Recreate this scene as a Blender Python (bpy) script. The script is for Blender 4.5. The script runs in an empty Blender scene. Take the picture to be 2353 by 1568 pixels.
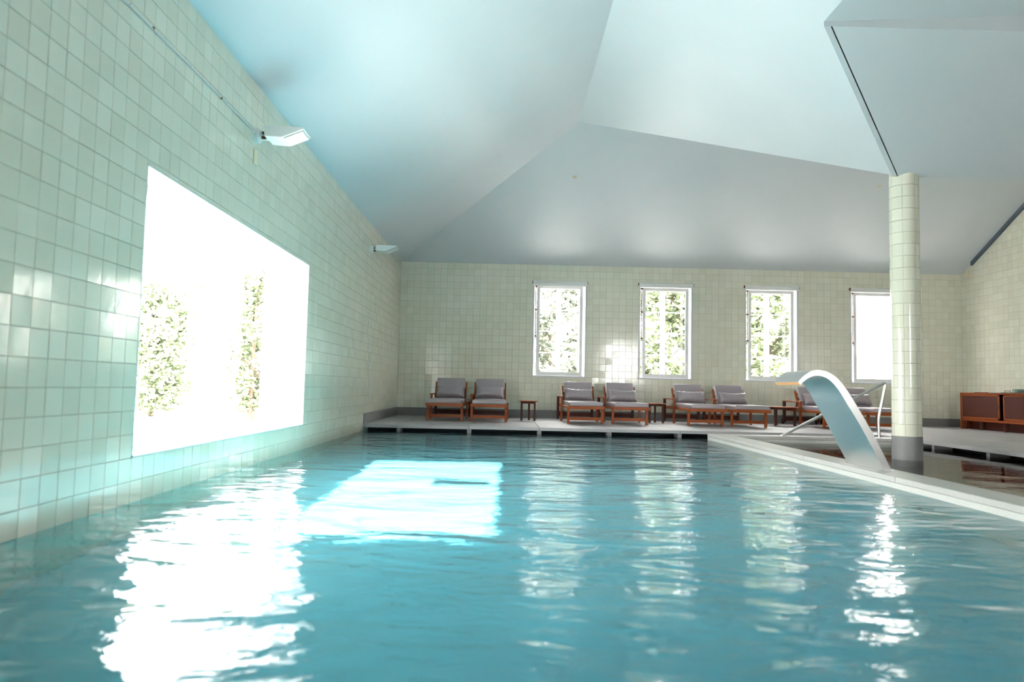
import bpy, bmesh, math, random
import numpy as np
from mathutils import Vector, Matrix

# ------------------------------------------------------------------ camera, world, sun, exposure
sc = bpy.context.scene
col = sc.collection
F_PX, YAW, PITCH, ROLL = 1636.28, 0.010219, 0.064245, 0.021793
CAM = Vector((2.4213, -16.318, 0.8105))
cy_, sy_, cp_, sp_ = math.cos(YAW), math.sin(YAW), math.cos(PITCH), math.sin(PITCH)
FWD = Vector((sy_ * cp_, cy_ * cp_, sp_))
RT0 = Vector((cy_, -sy_, 0))
UP0 = RT0.cross(FWD)
RT = RT0 * math.cos(ROLL) + UP0 * math.sin(ROLL)
UP = RT0 * -math.sin(ROLL) + UP0 * math.cos(ROLL)
cam_data = bpy.data.cameras.new('camera')
cam = bpy.data.objects.new('camera', cam_data)
col.objects.link(cam)
M4 = Matrix((RT, UP, -FWD)).transposed().to_4x4()
M4.translation = CAM
cam.matrix_world = M4
cam_data.sensor_width = 36.0
cam_data.lens = 36.0 * F_PX / 2353.0
cam_data.clip_start = 0.05
cam_data.clip_end = 400
cam_data.dof.use_dof = True
cam_data.dof.focus_distance = 13.5
cam_data.dof.aperture_fstop = 1.6
sc.camera = cam

world = bpy.data.worlds.new('world')
sc.world = world
world.use_nodes = True
bg = world.node_tree.nodes['Background']
bg.inputs['Color'].default_value = (1.0, .985, .965, 1)
bg.inputs['Strength'].default_value = 5.8

sun_data = bpy.data.lights.new('sun', 'SUN')
sun_data.energy = 12.0
sun_data.angle = math.radians(0.8)
sun_data.color = (1.0, 0.92, 0.84)
sun = bpy.data.objects.new('sun', sun_data)
col.objects.link(sun)
SUN_DIR = Vector((1.0, 0.05, -1.03)).normalized()
sun.rotation_euler = SUN_DIR.to_track_quat('-Z', 'Y').to_euler()
sun_data.cycles.is_caustics_light = True      # let the sun reach the pool floor through the water

sc.view_settings.view_transform = 'Standard'
sc.view_settings.look = 'None'
sc.view_settings.gamma = 1.0
sc.view_settings.use_curve_mapping = False
sc.view_settings.exposure = 2.4
try:
    sc.cycles.use_denoising = True
    sc.cycles.max_bounces = 10
    sc.cycles.diffuse_bounces = 5
    sc.cycles.glossy_bounces = 4
    sc.cycles.transmission_bounces = 6
    sc.cycles.transparent_max_bounces = 24
    sc.cycles.adaptive_threshold = 0.06
    sc.cycles.caustics_reflective = True
    sc.cycles.caustics_refractive = True
    sc.cycles.sample_clamp_indirect = 60.0
    sc.cycles.blur_glossy = 0.5
except Exception as e:
    print('cycles settings', e)


def portal(center, sx, sy, direction):
    # daylight portal: gives off no light itself, it only guides sampling of the sky through a window
    ld = bpy.data.lights.new('daylight_portal', 'AREA')
    ld.shape = 'RECTANGLE'
    ld.size, ld.size_y = sx, sy
    ld.cycles.is_portal = True
    o = bpy.data.objects.new('daylight_portal', ld)
    col.objects.link(o)
    o.location = center
    o.rotation_euler = Vector(direction).to_track_quat('-Z', 'Z' if abs(direction[2]) < .5 else 'Y').to_euler()


def project(p):
    d = Vector(p) - CAM
    z = d.dot(FWD)
    if z < 0.1:
        return None
    return (1176.5 + F_PX * d.dot(RT) / z, 784 - F_PX * d.dot(UP) / z, z)


# ------------------------------------------------------------------ dimensions
P = 0.153                     # tile pitch
HT = 3.6595                   # top of the tiled walls
XW, XR = 0.0, 13.0            # left / right wall
YN = -20.0                    # wall behind the photographer
DECK = 0.112                  # deck height over the water (water is z = 0)
DECK_Y = -3.88                # deck edge along the big pool
DECK_X = 9.02                 # deck edge along the small basin
BX0, BX1 = 5.84, 6.18         # basin wall
BY0, BY1 = -4.72, -4.38
BTOP = 0.10
DEPTH = -0.95
SL = 0.5448                   # roof slope
XM, XE = 3.68, 7.36
ZR = HT - 0.02 + SL * XM
HC = HT - 0.02

# ------------------------------------------------------------------ mesh helpers
class MB:
    def __init__(self):
        self.v, self.f = [], []

    def add(self, vs, fs):
        n = len(self.v)
        self.v += [tuple(q) for q in vs]
        self.f += [tuple(i + n for i in q) for q in fs]
        return self

    def box(self, x0, x1, y0, y1, z0, z1):
        return self.add([(x0, y0, z0), (x1, y0, z0), (x1, y1, z0), (x0, y1, z0), (x0, y0, z1), (x1, y0, z1), (x1, y1, z1), (x0, y1, z1)],
                        [(3, 2, 1, 0), (4, 5, 6, 7), (0, 1, 5, 4), (1, 2, 6, 5), (2, 3, 7, 6), (3, 0, 4, 7)])

    def quad(self, *p):
        return self.add(p, [tuple(range(len(p)))])

    def bar(self, a, b, w, h, up=(0, 0, 1)):
        a, b = Vector(a), Vector(b)
        d = (b - a).normalized()
        s = d.cross(Vector(up))
        s = (s if s.length > 1e-4 else d.cross(Vector((0, 1, 0)))).normalized()
        t = s.cross(d)
        vs = []
        for c in (a, b):
            for i, j in ((-1, -1), (1, -1), (1, 1), (-1, 1)):
                vs.append(c + s * i * w / 2 + t * j * h / 2)
        return self.add(vs, [(3, 2, 1, 0), (4, 5, 6, 7), (0, 1, 5, 4), (1, 2, 6, 5), (2, 3, 7, 6), (3, 0, 4, 7)])

    def tube(self, pts, r, seg=12, cap=True):
        pts = [Vector(q) for q in pts]
        rs = r if isinstance(r, (list, tuple)) else [r] * len(pts)
        rings = []
        ref = None
        for i, c in enumerate(pts):
            d = ((pts[i + 1] - c) if i == 0 else (c - pts[i - 1]) if i == len(pts) - 1 else ((pts[i + 1] - c).normalized() + (c - pts[i - 1]).normalized())).normalized()
            if ref is None:
                ref = d.cross(Vector((0, 0, 1)))
                if ref.length < 1e-3:
                    ref = d.cross(Vector((0, 1, 0)))
            s = (ref - d * ref.dot(d)).normalized()
            ref = s
            t = d.cross(s)
            rings.append([c + (s * math.cos(2 * math.pi * k / seg) + t * math.sin(2 * math.pi * k / seg)) * rs[i] for k in range(seg)])
        vs = [q for ring in rings for q in ring]
        fs = []
        for i in range(len(rings) - 1):
            for k in range(seg):
                a, b = i * seg + k, i * seg + (k + 1) % seg
                fs.append((a, b, b + seg, a + seg))
        if cap:
            fs.append(tuple(reversed(range(seg))))
            fs.append(tuple((len(rings) - 1) * seg + k for k in range(seg)))
        return self.add(vs, fs)

    def lathe(self, prof, c=(0, 0, 0), seg=24):
        vs = [(c[0] + r * math.cos(2 * math.pi * k / seg), c[1] + r * math.sin(2 * math.pi * k / seg), c[2] + z) for r, z in prof for k in range(seg)]
        fs = []
        for i in range(len(prof) - 1):
            for k in range(seg):
                a, b = i * seg + k, i * seg + (k + 1) % seg
                fs.append((a, b, b + seg, a + seg))
        fs.append(tuple(reversed(range(seg))))
        fs.append(tuple((len(prof) - 1) * seg + k for k in range(seg)))
        return self.add(vs, fs)

    def prism(self, poly, axis, a, b):
        # poly: 2-D outline; axis: extrusion axis index
        def mk(p, t):
            q = [p[0], p[1]]
            q.insert(axis, t)
            return q
        n = len(poly)
        vs = [mk(q, a) for q in poly] + [mk(q, b) for q in poly]
        fs = [tuple(reversed(range(n))), tuple(range(n, 2 * n))]
        fs += [(i, (i + 1) % n, n + (i + 1) % n, n + i) for i in range(n)]
        return self.add(vs, fs)

    def mesh(self, name, mat, smooth=False, bevel=0, seg=2):
        m = bpy.data.meshes.new(name)
        m.from_pydata(self.v, [], self.f)
        bm = bmesh.new()
        bm.from_mesh(m)
        bmesh.ops.recalc_face_normals(bm, faces=bm.faces)
        if bevel:
            bmesh.ops.bevel(bm, geom=list(bm.edges), offset=bevel, segments=seg, profile=0.5, affect='EDGES', clamp_overlap=True)
        bm.to_mesh(m)
        bm.free()
        if mat:
            m.materials.append(mat)
        if smooth:
            for q in m.polygons:
                q.use_smooth = True
        return m

    def build(self, name, mat, parent=None, smooth=False, bevel=0, seg=2, loc=None):
        return link(name, self.mesh(name, mat, smooth, bevel, seg), parent, loc)


def link(name, mesh, parent=None, loc=None):
    o = bpy.data.objects.new(name, mesh)
    col.objects.link(o)
    if parent is not None:
        o.parent = parent
    if loc is not None:
        o.location = loc
    return o


def empty(name, loc=(0, 0, 0), parent=None):
    o = bpy.data.objects.new(name, None)
    o.empty_display_size = 0.1
    col.objects.link(o)
    o.location = loc
    if parent is not None:
        o.parent = parent
    return o


def tag(o, label=None, cat=None, group=None, kind=None):
    if label:
        o['label'] = label
    if cat:
        o['category'] = cat
    if group:
        o['group'] = group
    if kind:
        o['kind'] = kind
    return o


def copy_tree(o, parent=None):
    c = o.copy()
    col.objects.link(c)
    c.parent = parent
    for ch in list(o.children):
        copy_tree(ch, c)
    return c


def smooth_by_angle(o, deg=35):
    me = o.data
    for q in me.polygons:
        q.use_smooth = True
    try:
        me.set_sharp_from_angle(angle=math.radians(deg))
    except Exception:
        pass
    return o


# ------------------------------------------------------------------ materials
class N:
    def __init__(self, name):
        self.m = bpy.data.materials.new(name)
        self.m.use_nodes = True
        self.t = self.m.node_tree
        self.b = self.t.nodes['Principled BSDF']
        self.out = self.t.nodes['Material Output']

    def n(self, typ, **kw):
        x = self.t.nodes.new(typ)
        for k, v in kw.items():
            setattr(x, k, v)
        return x

    def l(self, a, b):
        self.t.links.new(a, b)

    def set(self, **kw):
        for k, v in kw.items():
            s = self.b.inputs[k.replace('_', ' ')]
            s.default_value = (*v, 1) if isinstance(v, tuple) and len(v) == 3 else v
        return self

    def noise(self, scale, detail=4, rough=.5, vec=None, dist=0):
        x = self.n('ShaderNodeTexNoise')
        x.inputs['Scale'].default_value = scale
        x.inputs['Detail'].default_value = detail
        x.inputs['Roughness'].default_value = rough
        x.inputs['Distortion'].default_value = dist
        if vec is None:
            g = self.n('ShaderNodeNewGeometry')
            vec = g.outputs['Position']
        self.l(vec, x.inputs['Vector'])
        return x.outputs['Fac']

    def ramp(self, fac, stops):
        x = self.n('ShaderNodeValToRGB')
        e = x.color_ramp.elements
        while len(e) < len(stops):
            e.new(0.5)
        for i, (p, c) in enumerate(stops):
            e[i].position = p
            e[i].color = (*c, 1)
        self.l(fac, x.inputs['Fac'])
        return x.outputs['Color']

    def mix(self, fac, a, b, blend='MIX'):
        x = self.n('ShaderNodeMix', data_type='RGBA', blend_type=blend)
        for s, v in ((x.inputs[0], fac), (x.inputs[6], a), (x.inputs[7], b)):
            if hasattr(v, 'links') or isinstance(v, bpy.types.NodeSocket):
                self.l(v, s)
            elif isinstance(v, tuple):
                s.default_value = (*v, 1)
            else:
                s.default_value = v
        return x.outputs[2]

    def math(self, op, a, b=None):
        x = self.n('ShaderNodeMath', operation=op)
        for i, v in enumerate((a, b)):
            if v is None:
                continue
            if isinstance(v, bpy.types.NodeSocket):
                self.l(v, x.inputs[i])
            else:
                x.inputs[i].default_value = v
        return x.outputs[0]

    def scaled_pos(self, s, kind='Position'):
        if kind == 'Object':
            g = self.n('ShaderNodeTexCoord').outputs['Object']
        else:
            g = self.n('ShaderNodeNewGeometry').outputs['Position']
        x = self.n('ShaderNodeMapping')
        x.inputs['Scale'].default_value = s
        self.l(g, x.inputs['Vector'])
        return x.outputs['Vector']

    def bump(self, h, strength, dist=0.01):
        x = self.n('ShaderNodeBump')
        x.inputs['Strength'].default_value = strength
        x.inputs['Distance'].default_value = dist
        self.l(h, x.inputs['Height'])
        self.l(x.outputs['Normal'], self.b.inputs['Normal'])
        return x

    def base(self, c):
        self.l(c, self.b.inputs['Base Color'])
        return self


def plain(name, c, rough=.5, metal=0, spec=.5):
    k = N(name)
    k.set(Base_Color=c, Roughness=rough, Metallic=metal)
    k.b.inputs['Specular IOR Level'].default_value = spec
    return k.m


def mat_tile(name, c0, c1):
    k = N(name)
    oi = k.n('ShaderNodeObjectInfo')
    g = k.n('ShaderNodeNewGeometry')
    rnd = k.math('FRACT', k.math('ADD', oi.outputs['Random'], g.outputs['Random Per Island']))
    c = k.ramp(rnd, [(0, c0), (1, c1)])
    # limescale and dirt above the waterline
    sep = k.n('ShaderNodeSeparateXYZ')
    k.l(g.outputs['Position'], sep.inputs[0])
    z = k.math('ADD', sep.outputs[2], k.math('MULTIPLY', k.noise(5, 4), -.06))
    dirt = k.n('ShaderNodeMapRange')
    dirt.inputs[1].default_value, dirt.inputs[2].default_value = .13, .0
    dirt.inputs[3].default_value, dirt.inputs[4].default_value = 0, .55
    k.l(z, dirt.inputs[0])
    c = k.mix(dirt.outputs[0], c, (.42, .36, .27))
    k.base(c)
    k.set(Roughness=.10)
    k.b.inputs['Specular IOR Level'].default_value = .55
    w = k.noise(14, 2)
    k.bump(w, .06, .01)
    return k.m


def mat_grout():
    k = N('grout')
    g = k.n('ShaderNodeNewGeometry')
    sep = k.n('ShaderNodeSeparateXYZ')
    k.l(g.outputs['Position'], sep.inputs[0])
    d = k.math('ABSOLUTE', k.math('SUBTRACT', sep.outputs[2], HT - P))
    near = k.math('LESS_THAN', d, .012)
    patch = k.math('GREATER_THAN', k.noise(2.2, 3), .52)
    base = k.ramp(k.noise(1.3, 4), [(.3, (.50, .48, .43)), (.7, (.60, .59, .52))])
    k.base(k.mix(k.math('MULTIPLY', near, patch), base, (.52, .33, .08)))
    k.set(Roughness=.8)
    return k.m


def mat_ceiling(name='ceiling_paint'):
    k = N(name)
    k.base(k.ramp(k.noise(.7, 5), [(.25, (.655, .715, .745)), (.75, (.71, .76, .785))]))
    k.set(Roughness=.42)
    k.b.inputs['Specular IOR Level'].default_value = .4
    k.bump(k.noise(2.5, 6), .12, .02)
    return k.m


def mat_granite(name, a, b, rough=.55, scale=160):
    k = N(name)
    f = k.noise(scale, 3, .7)
    s = k.noise(1.6, 5, .6)
    c = k.mix(k.math('MULTIPLY', s, .55), k.ramp(f, [(.3, a), (.7, b)]), tuple(x * .72 for x in a))
    k.base(c)
    k.set(Roughness=rough)
    k.bump(f, .15, .002)
    return k.m


def mat_wood(name, a, b, rough=.38, axis=(1, 18, 18)):
    k = N(name)
    oi = k.n('ShaderNodeObjectInfo')
    v = k.scaled_pos(axis, 'Object')
    add = k.n('ShaderNodeVectorMath', operation='ADD')
    k.l(v, add.inputs[0])
    cmb = k.n('ShaderNodeCombineXYZ')
    k.l(k.math('MULTIPLY', oi.outputs['Random'], 37.), cmb.inputs[0])
    k.l(cmb.outputs[0], add.inputs[1])
    f = k.noise(3.0, 6, .6, add.outputs[0], .6)
    k.base(k.ramp(f, [(.25, a), (.75, b)]))
    k.set(Roughness=rough)
    k.b.inputs['Specular IOR Level'].default_value = .3
    k.bump(f, .05, .003)
    return k.m


def mat_glass(name):
    k = N(name)
    tr = k.n('ShaderNodeBsdfTransparent')
    tr.inputs[0].default_value = (.98, .98, .98, 1)
    gl = k.n('ShaderNodeBsdfGlossy')
    gl.inputs['Roughness'].default_value = 0.0
    lw = k.n('ShaderNodeLayerWeight')
    lw.inputs[0].default_value = .5
    fr = k.math('ADD', k.math('MULTIPLY', k.math('POWER', lw.outputs['Facing'], 5.0), .9), .05)
    mx = k.n('ShaderNodeMixShader')
    k.l(fr, mx.inputs[0])
    k.l(tr.outputs[0], mx.inputs[1])
    k.l(gl.outputs[0], mx.inputs[2])
    k.l(mx.outputs[0], k.out.inputs['Surface'])
    return k.m


def mat_water(name, tint, amp):
    k = N(name)
    k.t.nodes.remove(k.b)
    # surface: Fresnel reflection over a tinted refracting body
    gl = k.n('ShaderNodeBsdfGlossy')
    gl.inputs['Roughness'].default_value = 0.0
    rf = k.n('ShaderNodeBsdfRefraction')
    rf.inputs['IOR'].default_value = 1.33
    rf.inputs['Roughness'].default_value = 0.0
    rf.inputs['Color'].default_value = (*tint, 1)
    fr = k.n('ShaderNodeFresnel')
    fr.inputs[0].default_value = 1.33
    m2 = k.n('ShaderNodeMixShader')
    k.l(fr.outputs[0], m2.inputs[0])
    k.l(rf.outputs[0], m2.inputs[1])
    k.l(gl.outputs[0], m2.inputs[2])
    n1 = k.noise(1.2, 2, .5, k.scaled_pos((1.0, 1.5, 1)), .6)
    n2 = k.noise(6.5, 3, .5, k.scaled_pos((.75, 1.35, 1)), .7)
    n3 = k.noise(20., 2, .5, k.scaled_pos((.7, 1.3, 1)), .4)
    sep = k.n('ShaderNodeSeparateXYZ')
    k.l(k.n('ShaderNodeNewGeometry').outputs['Position'], sep.inputs[0])
    calm = k.n('ShaderNodeMapRange')            # calmer water towards the sheltered deck end
    calm.inputs[1].default_value, calm.inputs[2].default_value = -11.0, -4.5
    calm.inputs[3].default_value, calm.inputs[4].default_value = amp, amp * .5
    k.l(sep.outputs[1], calm.inputs[0])
    h = k.math('ADD', k.math('MULTIPLY', n1, .8), k.math('ADD', k.math('MULTIPLY', n2, .17), k.math('MULTIPLY', n3, .030)))
    bp = k.n('ShaderNodeBump')
    bp.inputs['Strength'].default_value = 1.0
    k.l(calm.outputs[0], bp.inputs['Distance'])
    k.l(h, bp.inputs['Height'])
    for q in (gl, rf, fr):
        k.l(bp.outputs['Normal'], q.inputs['Normal'])
    k.l(m2.outputs[0], k.out.inputs['Surface'])
    return k.m


MT = {}
MT['tile'] = mat_tile('glazed_tile', (.70, .695, .565), (.76, .755, .635))
MT['grout'] = mat_grout()
MT['ceil'] = mat_ceiling()
MT['granite'] = mat_granite('grey_granite', (.18, .18, .18), (.33, .328, .322))
MT['paving'] = mat_granite('deck_stone', (.33, .32, .325), (.46, .45, .455), .5, 120)
MT['coping'] = mat_granite('coping_stone', (.42, .41, .38), (.58, .57, .53), .45, 140)
MT['slabjoint'] = plain('joint_dark', (.16, .15, .14), .9)
MT['shade_dark'] = plain('shade_near_black', (.03, .035, .04), .9)  # near-black colour puts in the shade of the deck gap and recesses
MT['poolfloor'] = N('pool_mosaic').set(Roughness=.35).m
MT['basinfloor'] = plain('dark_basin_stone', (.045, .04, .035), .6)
MT['wood'] = mat_wood('mahogany', (.20, .038, .007), (.38, .088, .018))
MT['wood_dark'] = mat_wood('dark_veneer', (.05, .012, .008), (.11, .028, .015), .5)
MT['vinyl'] = N('grey_vinyl').set(Base_Color=(.33, .29, .31), Roughness=.30).m
MT['steel'] = N('brushed_steel').set(Base_Color=(.72, .72, .71), Metallic=1.0, Roughness=.27).m
MT['white'] = plain('white_paint', (.80, .80, .80), .35)
MT['offwhite'] = plain('white_plastic', (.76, .77, .75), .4)
MT['alu'] = plain('grey_aluminium', (.62, .64, .65), .35)
MT['cream'] = plain('cream_plastic', (.72, .66, .46), .5)
MT['rust'] = plain('rusty_iron', (.16, .055, .02), .8)
MT['rubber'] = plain('black_rubber', (.012, .012, .012), .6)
MT['glass'] = mat_glass('window_glass')
MT['water'] = mat_water('pool_water', (.48, .80, .86), .055)
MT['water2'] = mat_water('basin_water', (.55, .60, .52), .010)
MT['leafa'] = plain('leaf_green', (.22, .27, .16), .6)
MT['leafb'] = plain('leaf_pale_green', (.24, .27, .22), .6)
MT['bark'] = plain('bark', (.12, .09, .06), .9)
MT['lawn'] = plain('pale_gravel', (.50, .49, .47), .9)
MT['stucco'] = plain('white_stucco', (.82, .82, .80), .8)
MT['roof'] = plain('terracotta', (.50, .18, .10), .8)
MT['shutter'] = plain('grey_shutter', (.35, .40, .42), .6)
MT['teal'] = plain('teal_plastic', (.10, .42, .48), .4)
MT['brown'] = plain('brown_leather', (.10, .04, .03), .5)
MT['black'] = plain('black_lacquer', (.012, .012, .014), .35)
MT['copper'] = plain('copper_lip', (.55, .25, .08), .4)

# brushed streaks on the steel, mosaic on the pool floor
k = N('brushed_steel_sheet')
k.set(Base_Color=(.70, .71, .71), Metallic=1.0)
f = k.noise(2.0, 6, .65, k.scaled_pos((2, 60, 2), 'Object'))
rr = k.n('ShaderNodeMapRange')
rr.inputs[3].default_value, rr.inputs[4].default_value = .24, .42
k.l(f, rr.inputs[0])
k.l(rr.outputs[0], k.b.inputs['Roughness'])
MT['sheet'] = k.m
k = N('pool_floor_mosaic')
f = k.noise(1.2, 4)
k.base(k.ramp(f, [(.3, (.38, .57, .61)), (.7, (.44, .64, .68))]))
k.set(Roughness=.5)
MT['poolfloor'] = k.m
MT['tumbler'] = mat_glass('clear_tumbler')
MT['tumbler'].node_tree.nodes['Transparent BSDF'].inputs[0].default_value = (.86, .92, .93, 1)

# ------------------------------------------------------------------ openings
WL = dict(y0=-11.596, y1=-7.618, z0=HT - 22 * P, z1=2.25)                 # big window in the left wall
WB = [(20 * P + 16 * P * i, 28 * P + 16 * P * i) for i in range(4)]       # four windows in the back wall
WBZ = (HT - 17 * P, HT - 3 * P)
TT = 0.006                                                                # tile thickness


def wall_with_holes(name, axis, back, front, u0, u1, z0, z1, holes, mat):
    """wall slab normal to axis (0: X, 1: Y) with rectangular holes (u0,u1,z0,z1); reveals come from the slab thickness"""
    us = sorted({u0, u1, *[h[0] for h in holes], *[h[1] for h in holes]})
    zs = sorted({z0, z1, *[h[2] for h in holes], *[h[3] for h in holes]})
    mb = MB()
    for a, b in zip(us, us[1:]):
        for c, d in zip(zs, zs[1:]):
            m, n = (a + b) / 2, (c + d) / 2
            if any(h[0] < m < h[1] and h[2] < n < h[3] for h in holes):
                continue
            if axis == 0:
                mb.box(min(back, front), max(back, front), a, b, c, d)
            else:
                mb.box(a, b, min(back, front), max(back, front), c, d)
    return tag(mb.build(name, mat), kind='structure')


wall_left = wall_with_holes('wall_left', 0, -.36, -TT, YN, .4, -1.4, 5.9, [(WL['y0'], WL['y1'], WL['z0'], WL['z1'])], MT['grout'])
wall_back = wall_with_holes('wall_back', 1, .36, TT, -.36, XR + .4, -1.4, 6.0, [(a, b, *WBZ) for a, b in WB], MT['grout'])
ADDED_NEARW = [(7.4, 9.4)]  # invented opening, out of view, lets in extra daylight
wall_right = wall_with_holes('wall_right', 0, XR + .36, XR + TT, YN, .4, -1.4, 6.0, [], MT['grout'])
wall_near = wall_with_holes('wall_near', 1, YN - .3, YN, -.36, XR + .4, -1.4, 6.0, [(a, b, 1.0, 3.2) for a, b in ADDED_NEARW], MT['stucco'])

portal((-.45, (WL['y0'] + WL['y1']) / 2, (WL['z0'] + WL['z1']) / 2), 3.98, 1.96, (1, 0, 0))
for a, b in WB:
    portal(((a + b) / 2, .45, sum(WBZ) / 2), b - a, WBZ[1] - WBZ[0], (0, -1, 0))
for a, b in ADDED_NEARW:
    portal(((a + b) / 2, YN - .4, 2.1), b - a, 2.2, (0, 1, 0))

# ------------------------------------------------------------------ tiles
rng = random.Random(7)
TW = P - .0032


def tile_geo(w, h, t=TT, bev=.0016):
    # local: u along x, v along z, outward -y
    a, b = w / 2, h / 2
    return ([(-a, 0, -b), (a, 0, -b), (a, 0, b), (-a, 0, b),
             (-a + bev, -t, -b + bev), (a - bev, -t, -b + bev), (a - bev, -t, b - bev), (-a + bev, -t, b - bev)],
            [(4, 5, 6, 7), (0, 1, 5, 4), (1, 2, 6, 5), (2, 3, 7, 6), (3, 0, 4, 7)])


def lay_tiles(wall, frame, rects, n_single=300, amp=.006):
    """frame(u,z) -> (origin, u axis, outward normal). rects: list of (u0,u1,z0,z1) already clipped"""
    scored = []
    for rct in rects:
        o, ua, nn = frame((rct[0] + rct[1]) / 2, (rct[2] + rct[3]) / 2)
        q = project(o)
        s = 0
        if q and -20 < q[0] < 2373 and -20 < q[1] < 1590 and rct[2] > -.05:
            s = abs((rct[1] - rct[0]) * (rct[3] - rct[2])) * abs((o - CAM).dot(nn)) / q[2] ** 3
        scored.append((s, rct))
    scored.sort(key=lambda q: -q[0])
    cache = {}
    stuff = MB()
    for i, (s, rct) in enumerate(scored):
        o, ua, nn = frame((rct[0] + rct[1]) / 2, (rct[2] + rct[3]) / 2)
        w, h = round(rct[1] - rct[0] - .0022, 4), round(rct[3] - rct[2] - .0022, 4)
        if w < .01 or h < .01:
            continue
        R = Matrix((ua, -nn, Vector((0, 0, 1)))).transposed()
        tilt = Matrix.Rotation(rng.gauss(0, amp * .45), 3, 'X') @ Matrix.Rotation(rng.gauss(0, amp), 3, 'Z')
        Rt = R @ tilt
        base = o - nn * TT
        if i < n_single and s > 0:
            key = (w, h)
            if key not in cache:
                m = bpy.data.meshes.new('tile')
                vs, fs = tile_geo(w, h)
                m.from_pydata(vs, [], fs)
                m.materials.append(MT['tile'])
                cache[key] = m
            t = link('tile', cache[key], wall)
            M = Rt.to_4x4()
            M.translation = base
            t.matrix_local = M
        else:
            vs, fs = tile_geo(w, h)
            stuff.add([Rt @ Vector(v) + base for v in vs], fs)
    if stuff.v:
        m = bpy.data.meshes.new('tile_field')
        m.from_pydata(stuff.v, [], stuff.f)
        m.materials.append(MT['tile'])
        tag(link('tile_field', m, wall), kind='stuff')


def clip_rects(us, zs, holes, top=None):
    out = []
    for a, b in zip(us, us[1:]):
        for c, d in zip(zs, zs[1:]):
            pieces = [(a, b, c, d)]
            for h in holes:
                nxt = []
                for (p0, p1, q0, q1) in pieces:
                    if p1 <= h[0] + 1e-4 or p0 >= h[1] - 1e-4 or q1 <= h[2] + 1e-4 or q0 >= h[3] - 1e-4:
                        nxt.append((p0, p1, q0, q1))
                        continue
                    if q0 < h[2]:
                        nxt.append((p0, p1, q0, h[2]))
                    if q1 > h[3]:
                        nxt.append((p0, p1, h[3], q1))
                    m0, m1 = max(q0, h[2]), min(q1, h[3])
                    if p0 < h[0]:
                        nxt.append((p0, h[0], m0, m1))
                    if p1 > h[1]:
                        nxt.append((h[1], p1, m0, m1))
                pieces = nxt
            out += pieces
    return [q for q in out if q[1] - q[0] > .015 and q[3] - q[2] > .015]


# back wall
zs = [HT - P * j for j in range(22, -1, -1)]
us = [P * i for i in range(85)] + [XR]
lay_tiles(wall_back, lambda u, z: (Vector((u, 0, z)), Vector((1, 0, 0)), Vector((0, -1, 0))),
          clip_rects(us, zs, [(a, b, *WBZ) for a, b in WB]))
# left wall (only as far as the photograph shows, and a little more)
us = sorted([-11.596 - P * k for k in range(0, 28)] + [-11.596 + P * k for k in range(1, 76)] + [0.0])
zsl = [HT - P * j for j in range(31, -1, -1)]
deck_block = (DECK_Y + .0, .1, -2, HT - 22 * P)
lay_tiles(wall_left, lambda u, z: (Vector((0, u, z)), Vector((0, -1, 0)), Vector((1, 0, 0))) if False else (Vector((0, u, z)), Vector((0, 1, 0)), Vector((1, 0, 0))),
          clip_rects(us, zsl, [(WL['y0'], WL['y1'], WL['z0'], WL['z1']), deck_block]), amp=.007)
# right wall: tiled up into the gable of the roof
us = [-P * k for k in range(60, -1, -1)]
zsr = [HT + P * 14 - P * j for j in range(36, -1, -1)]


def under_roof(rct):
    y = (rct[0] + rct[1]) / 2
    top = HC + SL * (-y if y > -XM else max(2 * XM + y, 0) if y > -XE else 0)
    return rct[3] < top + .10


lay_tiles(wall_right, lambda u, z: (Vector((XR, u, z)), Vector((0, -1, 0)), Vector((-1, 0, 0))),
          [q for q in clip_rects(us, zsr, []) if under_roof(q)])

# ------------------------------------------------------------------ ceilings (folded roof, seen from below)
def ceiling(name, *polys):
    mb = MB()
    for q in polys:
        mb.quad(*q)
    return tag(mb.build(name, MT['ceil']), kind='structure')


DR = .05                                # the near right slope hangs this much lower
VX, VY = 5.60, -9.32                    # head of the valley between ridge slope and near right slope
ceiling('ceiling_left', [(0, 0, HC), (XM, -XM, ZR), (XM, YN, ZR), (0, YN, HC)])
ceiling('ceiling_back', [(0, 0, HC), (XR, 0, HC), (XR, -XM, ZR), (XM, -XM, ZR)])
zM = lambda x: HC + SL * (XE - x)
ceiling('ceiling_ridge', [(XM, -XM, ZR), (XE, -XE, HC), (VX, VY, zM(VX)), (XM, VY, ZR)],
        [(XM, VY, ZR), (VX, VY, zM(VX)), (VX, YN, zM(VX)), (XM, YN, ZR)])
ceiling('ceiling_right', [(XM, -XM, ZR), (XR, -XM, ZR), (XR, -XE, HC), (XE, -XE, HC)])
zR = lambda y: HC - .022 + (zM(VX) - DR - HC + .022) * (-XE - y) / (-XE - VY)
# near right slope with its lip strips and an open crack beside the strip
e = .05
ceiling('ceiling_near_right', [(XE + .085, -XE, HC - .02), (XR, -XE, HC - .02), (XR, VY, zR(VY)), (VX + .085, VY, zR(VY))])
ceiling('ceiling_near', [(VX, VY, zM(VX)), (XR, VY, zM(VX) + .42), (XR, YN, zM(VX) + .42), (VX, YN, zM(VX))])
mb = MB()
mb.quad((XE, -XE, HC), (VX, VY, zM(VX)), (VX, VY, zR(VY)), (XE, -XE, HC - .022))
mb.quad((XE, -XE, HC - .022), (VX, VY, zR(VY)), (VX + .07, VY, zR(VY)), (XE + .07, -XE, HC - .022))
tag(mb.build('trim_1', MT['ceil']), kind='structure')
mb = MB().quad((VX, VY, zR(VY)), (XR, VY, zR(VY)), (XR, VY, zM(VX) + .42), (VX, VY, zM(VX)))
tag(mb.build('trim_2', MT['ceil']), kind='structure')
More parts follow.
